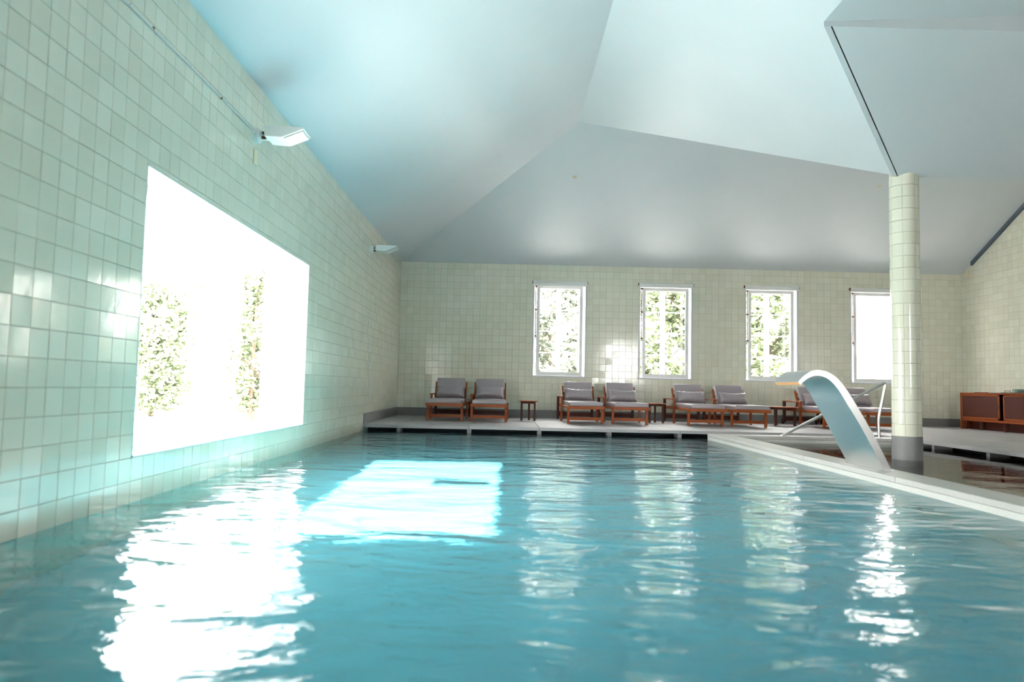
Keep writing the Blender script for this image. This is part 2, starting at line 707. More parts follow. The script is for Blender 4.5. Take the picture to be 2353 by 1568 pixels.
mb = MB().quad((XE + .06, -XE - .0, HC + .06), (VX + .06, VY, zR(VY) + .08), (VX + .12, VY, zR(VY) + .08), (XE + .12, -XE, HC + .06))  # near-black sheet behind the crack, its shade put in as colour
tag(mb.build('crack_shade_sheet', MT['shade_dark']), kind='structure')
tag(MB().box(-.6, XR + .6, YN - .6, .6, 6.02, 6.2).build('added_roof_lid', MT['shade_dark']), kind='structure')  # unseen slab added to block sky light leaking through the ceiling crack
# dark blue-grey strip where the back slope meets the right wall
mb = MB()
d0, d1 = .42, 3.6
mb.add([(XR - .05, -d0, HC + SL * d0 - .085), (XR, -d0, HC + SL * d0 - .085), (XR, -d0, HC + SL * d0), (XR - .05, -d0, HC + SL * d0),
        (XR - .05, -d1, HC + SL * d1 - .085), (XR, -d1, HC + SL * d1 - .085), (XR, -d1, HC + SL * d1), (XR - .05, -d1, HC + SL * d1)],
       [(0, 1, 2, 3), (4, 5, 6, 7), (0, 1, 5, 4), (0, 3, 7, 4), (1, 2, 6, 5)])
tag(mb.build('trim_4', plain('dark_blue_grey', (.10, .13, .17), .6)), kind='structure')

# ------------------------------------------------------------------ pool shells, decks
mb = MB().box(-.1, BX0 + .1, YN, -3.3, DEPTH - .1, DEPTH)
pool_floor = tag(mb.build('floor_pool', MT['poolfloor']), kind='structure')
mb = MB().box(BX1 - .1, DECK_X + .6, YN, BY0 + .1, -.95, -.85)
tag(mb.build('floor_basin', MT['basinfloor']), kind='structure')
mb = MB().box(0.0, DECK_X + .6, -3.42, -3.3, DEPTH, .05)
tag(mb.build('wall_pool_end', MT['shade_dark']), kind='structure')
mb = MB().box(DECK_X + .45, DECK_X + .6, YN, -3.4, DEPTH, .05)
tag(mb.build('wall_basin_end', MT['shade_dark']), kind='structure')
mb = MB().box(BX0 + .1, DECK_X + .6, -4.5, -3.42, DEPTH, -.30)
tag(mb.build('floor_channel', MT['shade_dark']), kind='structure')

# deck: one bed and single paving slabs
floor = empty('floor')
tag(floor, kind='structure')
mb = MB().box(0, XR, -3.4, 0, -.2, DECK - .058)
mb.box(DECK_X + .46, XR, YN, -3.4, -.2, DECK - .058)
mb.build('bed', MT['slabjoint'], floor)
G = 8 * P
xs = [0.0] + [4 * P + G * i for i in range(11)] + [XR]
xs = [x for x in xs if x <= XR]
ys = [DECK_Y, -3.13, -2.42, -1.21, 0.0]
cache = {}


def slab(x0, x1, y0, y1):
    w, h = round(x1 - x0 - .006, 3), round(y1 - y0 - .006, 3)
    if (w, h) not in cache:
        cache[(w, h)] = MB().box(-w / 2, w / 2, -h / 2, h / 2, -.055, 0).mesh('slab', MT['paving'], bevel=.003, seg=1)
    link('slab', cache[(w, h)], floor, ((x0 + x1) / 2, (y0 + y1) / 2, DECK + rng.uniform(-.0015, .0015)))


for a, b in zip(xs, xs[1:]):
    for c, d in zip(ys, ys[1:]):
        slab(a, b, c, d)
yy = DECK_Y
xr = [DECK_X, 10.34, 11.66, XR]
while yy > -14:
    for a, b in zip(xr, xr[1:]):
        slab(a, b, yy - G, yy)
    yy -= G
# small stone supports under the deck edge
sup = MB().box(-.035, .035, -.14, .14, -.25, DECK - .056).mesh('support', MT['granite'])
for i in range(8):
    link('support', sup, floor, (4 * P + G * i, DECK_Y + .17, 0))
supx = MB().box(-.14, .14, -.035, .035, -.25, DECK - .056).mesh('support', MT['granite'])
for i in range(5):
    link('support', supx, floor, (DECK_X + .17, -5.35 - G * i * 1.02, 0))

# basin wall with coping stones
bw = empty('basin_wall')
tag(bw, kind='structure')
mb = MB().box(BX0 + .006, BX1 - .006, YN, BY1, DEPTH, BTOP - .052)
mb.box(BX1 - .006, DECK_X + .5, BY0 + .006, BY1 - .006, DEPTH, BTOP - .052)
mb.build('wall_core', mat_granite('basin_stone', (.50, .50, .46), (.66, .66, .61), .6, 90), bw)
joints = [BY1, -6.33, -8.2, -10.1, -12.0, -13.9, -15.8, YN]
for a, b in zip(joints, joints[1:]):
    MB().box(BX0, BX1, b + .002, a - .002, BTOP - .05, BTOP).build('coping_stone', MT['coping'], bw, bevel=.006)
jx = [BX1 + .001, 7.7, 9.5]
for a, b in zip(jx, jx[1:]):
    MB().box(a + .002, b - .002, BY0, BY1, BTOP - .05, BTOP).build('coping_stone', MT['coping'], bw, bevel=.006)

# baseboards of granite
for nm, axis, u0, u1 in (('baseboard_back', 1, 0, XR), ('baseboard_left', 0, DECK_Y, 0), ('baseboard_right', 2, -9.0, 0)):
    bb = empty(nm)
    tag(bb, kind='structure')
    zt = HT - 22 * P
    cuts = [u0]
    t = u0 + (4 * P if axis == 1 else .9)
    while t < u1 - .3:
        cuts.append(t)
        t += G
    cuts.append(u1)
    for a, b in zip(cuts, cuts[1:]):
        mb = MB()
        if axis == 1:
            mb.box(a + .002, b - .002, -.012, .005, DECK - .01, zt)
        elif axis == 0:
            mb.box(-.005, .012, a + .002, b - .002, DECK - .01 if a > DECK_Y + .01 else DECK - .055, zt)
        else:
            mb.box(XR - .012, XR + .005, a + .002, b - .002, DECK - .01, zt)
        mb.build('stone', MT['granite'], bb)

# ------------------------------------------------------------------ water
L = [(-.004, YN), (BX0 + .01, YN), (BX0 + .01, BY1 - .02), (DECK_X + .47, BY1 - .02), (DECK_X + .47, -3.41), (-.004, -3.41)]
mb = MB()
gx, gy = [L[0][0] + (L[1][0] - L[0][0]) * i / 12 for i in range(13)], [YN + (-3.41 - YN) * i / 34 for i in range(35)]
for a, b in zip(gx, gx[1:]):
    for c, d in zip(gy, gy[1:]):
        mb.quad((a, c, 0), (b, c, 0), (b, d, 0), (a, d, 0))
mb.quad(*[(x, y, 0) for x, y in ((BX0 + .01, BY1 - .02), (DECK_X + .47, BY1 - .02), (DECK_X + .47, -3.41), (BX0 + .01, -3.41))])
w1 = mb.build('pool_water', MT['water'], smooth=True)
bmw = bmesh.new()
bmw.from_mesh(w1.data)
bmesh.ops.remove_doubles(bmw, verts=bmw.verts, dist=1e-4)
for q in bmw.faces:
    if q.normal.z < 0:
        q.normal_flip()
bmw.to_mesh(w1.data)
bmw.free()
tag(w1, 'clear turquoise rippled water filling the large swimming pool', 'water', kind='stuff')
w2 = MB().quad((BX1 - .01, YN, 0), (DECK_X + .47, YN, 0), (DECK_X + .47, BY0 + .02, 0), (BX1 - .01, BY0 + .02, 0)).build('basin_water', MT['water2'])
if w2.data.polygons[0].normal.z < 0:
    w2.data.flip_normals()
tag(w2, 'still dark water filling the small stone-edged basin', 'water', kind='stuff')
w1.cycles.is_caustics_caster = True
pool_floor.cycles.is_caustics_receiver = True

# ------------------------------------------------------------------ column
CX, CY, CR = 7.565, -7.26, .173
colm = empty('tiled_column', (CX, CY, 0))
tag(colm, 'round column clad in pale green tiles standing in the small basin', 'column')
MB().lathe([(CR + .004, -.86), (CR + .004, .25), (CR + .004, HT - 22 * P)], seg=40).build('granite_base', MT['granite'], colm, smooth=False)
smooth_by_angle(colm.children[0])
MB().lathe([(CR - .008, .2), (CR - .008, 3.95)], seg=40).build('core', MT['grout'], colm)


def curved_tile(h, n=7, seg=6):
    a = 2 * math.pi / n
    g = .0035 / CR / 2
    vs, fs = [], []
    for i in range(seg + 1):
        t = -a / 2 + g + (a - 2 * g) * i / seg
        ro = CR - (.0025 if i in (0, seg) else 0)
        for r, z in ((CR - .008, -h / 2), (ro, -h / 2 + .002), (ro, h / 2 - .002), (CR - .008, h / 2)):
            vs.append((r * math.cos(t), r * math.sin(t), z))
    for i in range(seg):
        for j in range(3):
            q = i * 4 + j
            fs.append((q, q + 4, q + 5, q + 1))
    fs += [(0, 1, 2, 3), tuple(seg * 4 + j for j in (3, 2, 1, 0))]
    m = bpy.data.meshes.new('tile')
    m.from_pydata(vs, [], fs)
    m.materials.append(MT['tile'])
    for q in m.polygons:
        q.use_smooth = True
    m.set_sharp_from_angle(angle=math.radians(40))
    return m


ct = curved_tile(P - .0032)
for j in range(24):
    z = HT - 22 * P + (j + .5) * P
    for i in range(7):
        t = link('tile', ct, colm, (0, 0, z))
        t.rotation_euler = (rng.gauss(0, .003), rng.gauss(0, .003), math.radians(-100) + 2 * math.pi * i / 7 + rng.gauss(0, .006))

# ------------------------------------------------------------------ windows
def ring(mb, axis, a0, a1, z0, z1, w, d0, d1, wb=None):
    """rectangular frame of bar width w in a plane normal to axis, depth d0..d1"""
    wb = wb or w
    for (u0, u1, q0, q1) in ((a0, a1, z0, z0 + wb), (a0, a1, z1 - w, z1), (a0, a0 + w, z0 + wb, z1 - w), (a1 - w, a1, z0 + wb, z1 - w)):
        if axis == 1:
            mb.box(u0, u1, min(d0, d1), max(d0, d1), q0, q1)
        else:
            mb.box(min(d0, d1), max(d0, d1), u0, u1, q0, q1)
    return mb


# big window in the left wall
w = empty('window_1', (0, 0, 0))
tag(w, kind='structure')
y0, y1, z0, z1 = WL['y0'], WL['y1'], WL['z0'], WL['z1']
mb = MB()
mb.box(-.36, .001, y0, y0 + .012, z0, z1).box(-.36, .001, y1 - .012, y1, z0, z1).box(-.36, .001, y0, y1, z0, z0 + .012).box(-.36, .001, y0, y1, z1 - .012, z1)
mb.build('reveal', MT['white'], w)
ring(MB(), 0, y0 + .012, y1 - .012, z0 + .012, z1 - .012, .07, -.30, -.24).build('frame', MT['white'], w)
MB().box(-.272, -.268, y0 + .08, y1 - .08, z0 + .08, z1 - .08).build('pane', MT['glass'], w)
MB().box(-.24, -.225, y1 - .15, y1 - .135, 1.9, 2.1).build('latch', MT['alu'], w)

# four windows in the back wall
for i, (a, b) in enumerate(WB):
    w = empty('window_%d' % (i + 2))
    tag(w, kind='structure')
    z0, z1 = WBZ
    ring(MB(), 1, a - .012, b + .012, z0 - .012, z1 + .012, .036, -.014, .03).build('outer_frame', MT['alu'], w)
    mb = MB()
    mb.box(a, a + .01, 0, .36, z0, z1).box(b - .01, b, 0, .36, z0, z1).box(a, b, 0, .36, z0, z0 + .01).box(a, b, 0, .36, z1 - .01, z1)
    mb.build('reveal', MT['white'], w)
    # inner casement, hinged beside a rusty bolt rod
    sx0, sx1, sz0, sz1 = a + .085, b - .075, z0 + .026, z1 - .03
    sash = ring(MB(), 1, sx0, sx1, sz0, sz1, .07, .035, .075, .085).build('casement', MT['white'], w)
    MB().box(sx0 + .07, sx1 - .07, .053, .057, sz0 + .085, sz1 - .07).build('pane', MT['glass'], sash)
    rod = MB().tube([(a + .062, .02, z1 - .05), (a + .062, .02, z0 + .92)], .009, 8).build('bolt_rod', MT['rust'], w)
    for zz in (z1 - .055, z1 - .60, z0 + .93):
        MB().box(-.022, .022, -.014, .014, -.017, .017).build('bracket', MT['rust'], rod, loc=(a + .062, .02, zz))
    MB().lathe([(.010, -.02), (.024, -.012), (.026, .012), (.012, .024)], (a + .062, -.002, z0 + .885), 12).build('knob', MT['alu'], rod)
    # outer pair of sashes with glazing bars
    mid = (a + b) / 2
    yo = .28
    for s, (p0, p1) in enumerate(((a + .012, mid - .002), (mid + .002, b - .012))):
        sash = ring(MB(), 1, p0, p1, z0 + .012, z1 - .012, .055, yo, yo + .045).build('outer_sash', MT['white'], w)
        zz = [z0 + .067 + (z1 - z0 - .134) * j / 4 for j in range(5)]
        for j in (1, 2, 3):
            MB().box(p0 + .055, p1 - .055, yo + .005, yo + .04, zz[j] - .013, zz[j] + .013).build('glazing_bar', MT['white'], sash)
        for j in range(4):
            MB().box(p0 + .055, p1 - .055, yo + .020, yo + .024, zz[j], zz[j + 1]).build('pane', MT['glass'], sash)
    MB().box(mid - .010, mid + .010, yo - .025, yo, 1.50, 1.58).build('handle', MT['alu'], w)

BL = ['window nearest the left corner, hem let down',
      'second window from the left corner', 'third window from the left corner', 'window partly behind the tiled column']
for i, (a, b) in enumerate(WB):
    zc = WBZ[1] + .035
    bl = empty('roller_blind', ((a + b) / 2, -.045, zc))
    tag(bl, 'rolled-up white roller blind over the ' + BL[i], 'blind', 'roller blinds over the back windows')
    hw = (b - a) / 2 + .015
    o = MB().tube([(-hw, 0, 0), (hw, 0, 0)], .036, 16).build('tube', MT['offwhite'], bl)
    smooth_by_angle(o)
    MB().box(-hw + .01, hw - .01, -.030, -.026, -.075 if i == 0 else -.055, -.005).build('cloth', MT['offwhite'], bl)
    MB().box(-hw + .01, hw - .01, -.036, -.020, -.09 if i == 0 else -.066, -.072 if i == 0 else -.052).build('hem_bar', MT['offwhite'], bl)
    for s in (-1, 1):
        MB().box(-.006, .006, -.02, .045, -.03, .03).build('bracket', MT['rust'], bl, loc=(s * (hw + .007), 0, 0))
        if s == 1:
            MB().box(-.03, .03, -.006, .002, -.012, .012).build('screw_plate', MT['alu'], bl, loc=(hw - .02, .043, .11))

# unseen window added behind the photographer for tile reflections and daylight
for i, (a, b) in enumerate(ADDED_NEARW):
    w = empty('window_%d' % (i + 6))
    tag(w, kind='structure')
    ring(MB(), 1, a, b, 1.0, 3.2, .06, YN - .15, YN - .1).build('frame', MT['white'], w)
    MB().box(a + .06, b - .06, YN - .13, YN - .126, 1.06, 3.14).build('pane', MT['glass'], w)

# ------------------------------------------------------------------ loungers and pillows
def rounded_box(w, d, h, r, seg=3):
    return MB().box(-w / 2, w / 2, -d / 2, d / 2, -h / 2, h / 2).mesh('cushion', MT['vinyl'], smooth=True, bevel=r, seg=seg)


def make_lounger(back_deg):
    r = empty('lounge_chair')
    W, OW = .72, .67                     # outer width of rails, leg spacing
    y_f, y_r = -2.43, -.34
    # side rails, front and rear aprons
    for s in (-1, 1):
        MB().box(s * W / 2 - (.03 if s > 0 else 0), s * W / 2 + (0 if s > 0 else .03), y_f + .03, y_r, .295, .350).build('side_rail', MT['wood'], r, bevel=.003, seg=1)
    MB().box(-W / 2 - .004, W / 2 + .004, y_f, y_f + .03, .292, .352).build('front_apron', MT['wood'], r, bevel=.003, seg=1)
    MB().box(-W / 2 + .03, W / 2 - .03, y_r - .06, y_r - .03, .295, .350).build('rear_apron', MT['wood'], r)
    for k in range(9):
        MB().box(-W / 2 + .03, W / 2 - .03, -2.32 + k * .155, -2.24 + k * .155, .325, .343).build('slat', MT['wood'], r)
    for s in (-1, 1):
        MB().box(s * OW / 2 - .024, s * OW / 2 + .024, -2.225, -2.175, 0, .295).build('leg', MT['wood'], r, bevel=.003, seg=1)
    # arm side (one arm only): middle post, rear post, arm board
    xa = -W / 2 - .022
    MB().box(xa - .022, xa + .022, -1.225, -1.175, 0, .50).build('arm_post', MT['wood'], r, bevel=.003, seg=1)
    MB().box(xa - .027, xa + .027, y_r - .03, y_r + .03, .035, .50).build('rear_leg', MT['wood_dark'], r, bevel=.003, seg=1)
    MB().box(W / 2 - .005, W / 2 + .045, y_r - .03, y_r + .03, .035, .33).build('rear_leg', MT['wood_dark'], r, bevel=.003, seg=1)
    MB().box(W / 2 - .005, W / 2 + .035, -1.22, -1.18, 0, .30).build('leg', MT['wood'], r, bevel=.003, seg=1)
    MB().box(xa - .030, xa + .036, -1.26, y_r + .035, .50, .524).build('armrest', MT['wood'], r, bevel=.004, seg=1)
    # stretchers
    MB().box(-OW / 2 + .02, OW / 2 - .02, -2.21, -2.185, .072, .130).build('stretcher', MT['wood'], r)
    MB().box(xa + .02, W / 2, y_r - .012, y_r + .012, .075, .16).build('stretcher', MT['wood_dark'], r)
    # wheels
    for s in (-1, 1):
        x = xa if s < 0 else W / 2 + .02
        o = MB().tube([(x - .014, y_r + .075, .06), (x + .014, y_r + .075, .06)], .06, 20).build('wheel', MT['rubber'], r)
        smooth_by_angle(o)
    # reclining back
    t = math.radians(back_deg)
    hy, hz = -1.02, .36
    up = Vector((0, math.cos(t), math.sin(t)))
    nrm = Vector((0, -math.sin(t), math.cos(t)))
    H0 = Vector((0, hy, hz))
    for s in (-1, 1):
        a = H0 + Vector((s * .325, 0, 0)) - up * .03
        MB().bar(a, a + up * .475, .028, .05, up=nrm).build('back_post', MT['wood'], r)
    for q in (.10, .24, .38):
        a = H0 + up * q
        MB().bar(a - Vector((.295, 0, 0)), a + Vector((.295, 0, 0)), .05, .016, up=nrm).build('back_slat', MT['wood'], r)
    pv = H0 + up * .30
    ft = Vector((0, pv.y + .10, .31))
    for s in (-1, 1):
        MB().bar(pv + Vector((s * .30, 0, 0)), ft + Vector((s * .30, 0, 0)), .02, .03).build('prop_strut', MT['wood_dark'], r)
    # cushions
    o = link('seat_cushion', rounded_box(.655, 1.46, .085, .022), r, (0, -1.685, .39))
    c = H0 + up * .255 + nrm * .068
    o = link('back_cushion', rounded_box(.60, .50, .085, .022), r, c)
    o.rotation_euler = (t, 0, 0)
    return r, H0, up, nrm


def pillow_mesh(seed, sag):
    rg = random.Random(seed)
    nu, nv = 28, 14
    vs, fs = [], []
    a, b, h = .305, .135, .092
    ph = [rg.uniform(0, 6.28) for _ in range(6)]
    for side in (1, -1):
        for i in range(nu + 1):
            for j in range(nv + 1):
                u, v = -1 + 2 * i / nu, -1 + 2 * j / nv
                th = h * (max(0, 1 - u ** 4) ** .55) * (max(0, 1 - v ** 4) ** .6)
                e = 1 - abs(v)
                wr = .010 * math.sin(17 * u + ph[0] + 2 * v) * abs(v) ** 2 * (1 - abs(v) ** 6) + .010 * math.sin(13 * v + ph[1] + 3 * u) * abs(u) ** 3 * (1 - abs(u) ** 8)
                x = a * u * (1 - .08 * (1 - v * v))
                z = b * v * (1 - .20 * (1 - u * u)) - sag * (1 - u * u)
                vs.append((x, -side * (th + wr) if abs(u) < 1 and abs(v) < 1 else 0, z))
    n = (nu + 1) * (nv + 1)
    for s in (0, 1):
        for i in range(nu):
            for j in range(nv):
                q = s * n + i * (nv + 1) + j
                f_ = (q, q + nv + 1, q + nv + 2, q + 1)
                fs.append(f_ if s == 0 else tuple(reversed(f_)))
    m = bpy.data.meshes.new('pillow')
    m.from_pydata(vs, [], fs)
    bm = bmesh.new()
    bm.from_mesh(m)
    bmesh.ops.remove_doubles(bm, verts=bm.verts, dist=.0004)
    bmesh.ops.recalc_face_normals(bm, faces=bm.faces)
    bm.to_mesh(m)
    bm.free()
    m.materials.append(MT['vinyl'])
    for q in m.polygons:
        q.use_smooth = True
    return m


LX = [1.295, 2.125, 4.025, 4.945, 6.42, 7.31, 9.12, 10.0]
LBL = ['upright-backed wooden lounger with grey cushions closest to the left room corner',
       'upright-backed wooden lounger with grey cushions beside the lone three-legged stool table',
       'reclined wooden lounger with grey cushions under the window nearest the left corner',
       'reclined wooden lounger with grey cushions between two windows, left of the small table it overlaps',
       'reclined wooden lounger with grey cushions under the second window from the left corner',
       'reclined wooden lounger with grey cushions beside the wider low table',
       'reclined wooden lounger behind the steel waterfall spout',
       'reclined wooden lounger behind the handrail, partly hidden by the tiled column']
ups, upf = make_lounger(66), make_lounger(57)
used = {}
for i, x in enumerate(LX):
    pr = ups if i < 2 else upf
    if id(pr) in used:
        o = copy_tree(pr[0])
    else:
        o = pr[0]
        used[id(pr)] = 1
    dy = (0.02, -.02, .0, .03, .02, .0, .03, .0)[i]
    o.location = (x, dy, DECK)
    o.rotation_euler.z = math.radians((-.6, .4, .5, -.4, .3, -.6, .4, 0)[i])
    tag(o, LBL[i], 'lounger', 'wooden loungers along the back wall')
PLB = ['flat grey pillow on the lounger closest to the left corner', 'flat grey pillow on the lounger beside the lone stool table',
       'shiny creased grey pillow on the lounger under the window nearest the corner', 'grey pillow with a dipped top edge on the lounger next to the overlapped small table',
       'shiny creased grey pillow on the lounger under the second window from the corner', 'deeply dented grey pillow on the lounger beside the wider low table',
       'grey pillow half hidden by the waterfall spout', 'plump grey pillow behind the handrail']
for i, x in enumerate(LX):
    r, H0, up, nrm = ups if i < 2 else upf
    m = pillow_mesh(i, (.006, .004, .012, .022, .012, .03, .015, -.01)[i])
    p = link('pillow', m)
    c = H0 + up * (.145 if i < 2 else .13) + nrm * .190
    p.location = (x + (.0, .0, .0, .02, .01, .02, .02, .0)[i], c.y + .0, c.z + DECK)
    p.rotation_euler = (math.radians((66 if i < 2 else 62) - 90), math.radians((0, 0, .5, 1.5, 0, 1, 0, -1)[i]), math.radians((0, 0, 2, 4, 2, 4, 2, 3)[i]))
    tag(p, PLB[i], 'pillow', 'grey lumbar pillows on the loungers')

# ------------------------------------------------------------------ small tables
def stool(name, loc, rad, h, angs, label, lr=.8):
    t = empty(name, loc)
    tag(t, label, 'table', 'small wooden side tables by the loungers')
    o = MB().lathe([(rad - .012, h - .022), (rad, h - .012), (rad, h - .004), (rad - .004, h)], seg=40).build('table_top', MT['wood'], t)
    smooth_by_angle(o)
    MB().lathe([(rad * .72, h - .06), (rad * .72, h - .022)], seg=24).build('apron', MT['wood_dark'], t)
    for a in angs:
        a = math.radians(a)
        x, y = rad * lr * math.cos(a), rad * lr * math.sin(a)
        MB().box(x - .02, x + .02, y - .02, y + .02, 0, h - .022).build('leg', MT['wood_dark'], t, bevel=.003, seg=1)
    return t


stool('stool_table', (2.955, -1.30, DECK), .205, .415, (205, 85, 318), 'small round three-legged stool table standing alone between two pairs of loungers')
stool('stool_table', (5.67, -1.15, DECK), .205, .415, (205, 85, 318), 'small round three-legged table tucked between two loungers near the second window')
stool('stool_table', (8.36, -1.15, DECK), .33, .40, (218, 95, 322), 'wider low wooden table between the loungers left of the waterfall spout')

# ------------------------------------------------------------------ waterfall spout
sp = empty('waterfall_spout', (6.02, -9.3, BTOP))
tag(sp, 'curved stainless steel waterfall spout arching from the stone basin wall', 'fountain')
outer = [(6.065, .10), (5.985, .26), (5.905, .42), (5.81, .585), (5.715, .745), (5.635, .865), (5.56, .955), (5.48, 1.008), (5.40, 1.03), (5.34, 1.026), (5.285, 1.002), (5.235, .965), (5.205, .935), (5.19, .912)]
inner = [(5.995, .10), (5.91, .26), (5.825, .42), (5.74, .57), (5.65, .715), (5.58, .83), (5.515, .912), (5.455, .958), (5.39, .978), (5.335, .975), (5.29, .957), (5.25, .93), (5.222, .906), (5.208, .888)]


def densify(q, n=4):
    out = []
    for i in range(len(q) - 1):
        p0, p1, p2, p3 = (Vector(q[max(0, min(len(q) - 1, i + d))]) for d in (-1, 0, 1, 2))
        for s in range(n):
            t = s / n
            out.append(.5 * ((2 * p1) + (p2 - p0) * t + (2 * p0 - 5 * p1 + 4 * p2 - p3) * t * t + (3 * p1 - p0 - 3 * p2 + p3) * t ** 3))
    out.append(Vector(q[-1]))
    return out


OUT, INN = densify(outer), densify(inner)
nn = len(OUT)
yn = lambda i: -9.645
yf = lambda i: -8.925 - .14 * (i / (nn - 1)) ** 1.5
off = Vector(sp.location)


def strip(name, a, b, mat):
    mb = MB()
    vs = [Vector(q) - off for pair in zip(a, b) for q in pair]
    mb.add(vs, [(2 * i, 2 * i + 2, 2 * i + 3, 2 * i + 1) for i in range(len(a) - 1)])
    o = mb.build(name, mat, sp)
    smooth_by_angle(o)
    return o


V3 = lambda q, y: (q.x, y, q.y)
strip('outer_sheet', [V3(q, yn(i)) for i, q in enumerate(OUT)], [V3(q, yf(i)) for i, q in enumerate(OUT)], MT['sheet'])
strip('inner_sheet', [V3(q, yn(i)) for i, q in enumerate(INN)], [V3(q, yf(i)) for i, q in enumerate(INN)], MT['sheet'])
strip('side_panel', [V3(q, yn(i)) for i, q in enumerate(OUT)], [V3(q, yn(i)) for i, q in enumerate(INN)], MT['steel'])
strip('side_panel', [V3(q, yf(i)) for i, q in enumerate(OUT)], [V3(q, yf(i)) for i, q in enumerate(INN)], MT['steel'])
q0, q1 = OUT[-1], INN[-1]
strip('slot_lip', [V3(q0, yn(nn - 1)), V3(q1, yn(nn - 1))], [V3(q0, yf(nn - 1)), V3(q1, yf(nn - 1))], MT['copper'])
MB().box(5.985 - off.x, 6.075 - off.x, -9.655 - off.y, -8.915 - off.y, .0, .006).build('base_flange', MT['steel'], sp)

# ------------------------------------------------------------------ handrail
hr = empty('handrail', (8.64, -4.55, BTOP))
tag(hr, 'bent stainless steel handrail standing on the basin edge behind the waterfall spout', 'handrail')


def fillet(pts, r, n=5):
    pts = [Vector(q) for q in pts]
    out = [pts[0]]
    for a, b, c in zip(pts, pts[1:], pts[2:]):
        d0, d1 = (a - b).normalized(), (c - b).normalized()
        p, q = b + d0 * r, b + d1 * r
        for i in range(n + 1):
            t = i / n
            out.append(p * (1 - t) ** 2 + b * 2 * t * (1 - t) + q * t * t)
    out.append(pts[-1])
    return out


pts = fillet([(7.03, -4.55, BTOP), (8.765, -4.55, 1.025), (8.63, -4.55, .40), (8.64, -4.55, BTOP)], .075)
hro = Vector(hr.location)
o = MB().tube([q - hro for q in pts], .024, 14).build('rail', MT['steel'], hr)
smooth_by_angle(o)
for x in (7.03, 8.64):
    MB().lathe([(.045, 0), (.045, .008), (.03, .012)], (x - hro.x, 0, 0), 18).build('flange', MT['steel'], hr)

# ------------------------------------------------------------------ floodlights, cable, plates on the left wall
def floodlight(y, z, label):
    f_ = empty('wall_floodlight', (0, y, z))
    tag(f_, label, 'lamp', 'floodlights on the left wall')
    o = MB().tube([(0, 0, 0), (.035, 0, 0), (.05, 0, 0)], [.072, .072, .06], 24).build('mount', MT['offwhite'], f_)
    smooth_by_angle(o)
    o = MB().tube([(.045, 0, 0), (.125, 0, 0)], .045, 16).build('arm', MT['offwhite'], f_)
    smooth_by_angle(o)
    MB().tube([(.085, -.052, .01), (.085, -.035, .01)], .014, 10).build('screw', MT['rust'], o)
    MB().box(.07, .11, -.05, -.03, -.045, -.02).build('bracket', MT['rust'], o)
    prof = [(.12, .06), (.12, -.045), (.28, -.055), (.49, .03), (.485, .05)]
    MB().prism(prof, 1, -.13, .13).build('housing', MT['offwhite'], f_, bevel=.006)
    MB().prism([(.30, -.0545), (.475, .0165), (.474, .012), (.302, -.059)], 1, -.11, .11).build('lens', MT['white'], f_)
    return f_


floodlight(-9.62, 3.155, 'white box floodlight with rusty joint above the large window')
floodlight(-3.80, 3.19, 'white box floodlight near the far corner of the left wall')
cb = empty('wall_cable', (0, -9.7, 3.18))
tag(cb, 'thin white cable clipped along the left wall to the floodlight', 'cable')
pts = [(.008, -9.69 + .0, 3.165), (.008, -10.3, 3.172), (.008, -11.1, 3.165), (.008, -12.0, 3.158), (.008, -14, 3.15), (.008, -16, 3.15)]
MB().tube([Vector(q) - Vector((0, -9.7, 3.18)) for q in pts], .006, 8).build('cord', MT['alu'], cb)
for k in range(14):
    MB().box(-.002, .012, -.006, .006, -.009, .009).build('clip', MT['rust'] if k % 4 == 2 else MT['offwhite'], cb, loc=(.004, -.2 - k * .29, -.012))
o = MB().box(-.002, .012, -.045, .045, -.075, .075).build('cover_plate', MT['cream'], bevel=.004)
o.location = (0, -9.63, 2.94)
tag(o, 'small cream cover plate on the tiles below the floodlight above the large window', 'cover plate')
c2 = MB().tube([(.006, -4.15, 2.26), (.006, -4.0, 2.1), (.006, -3.7, 1.9), (.006, -3.85, 1.7), (.006, -3.68, 1.55), (.006, -3.6, 1.0), (.006, -3.45, .47)], .004, 6).build('loose_wire', MT['alu'])
tag(c2, 'thin loose wire hanging down the left wall near the corner', 'wire')
o = MB().box(-.03, 0, -.05, .05, -.06, .06).build('wall_sensor', MT['cream'], bevel=.006)
o.location = (XR, -.22, 3.60)
tag(o, 'cream plastic sensor box on the right wall just under the ceiling', 'sensor')
for (x, y, lb) in ((3.73, -2.47, 'tiny cream plug plate on the back roof slope above the window nearest the corner'), (9.83, -2.42, 'tiny cream plug plate on the back roof slope beside the tiled column')):
    o = MB().box(-.04, .04, -.03, .03, -.008, .002).build('ceiling_plate', MT['cream'], bevel=.003)
    o.location = (x, y, HC - SL * y)
    o.rotation_euler.x = -math.atan(SL)
    tag(o, lb, 'cover plate')

# ------------------------------------------------------------------ sideboard with things on it
SX0, SX1, SY0, SY1, SZ0, SZ1 = 12.50, 12.985, -.66, -3.2, .29, .90
sb = empty('sideboard', (12.75, -1.93, DECK))
tag(sb, 'long low mahogany sideboard with sliding doors against the right wall', 'sideboard')
so = Vector(sb.location)
S = lambda x0, x1, y0, y1, z0, z1, name, mat, par=sb, bev=.003: MB().box(x0 - so.x, x1 - so.x, min(y0, y1) - so.y, max(y0, y1) - so.y, z0 - so.z, z1 - so.z).build(name, mat, par, bevel=bev, seg=1)
S(SX0, SX1, SY0, SY1, SZ1 - .03, SZ1, 'top_board', MT['wood'])
S(SX0 + .01, SX1, SY0, SY1, SZ0, SZ0 + .045, 'bottom_board', MT['wood'])
for y in (SY0, SY1 + .025):
    S(SX0, SX1, y, y - .025, DECK, SZ1 - .03, 'end_panel', MT['wood'])
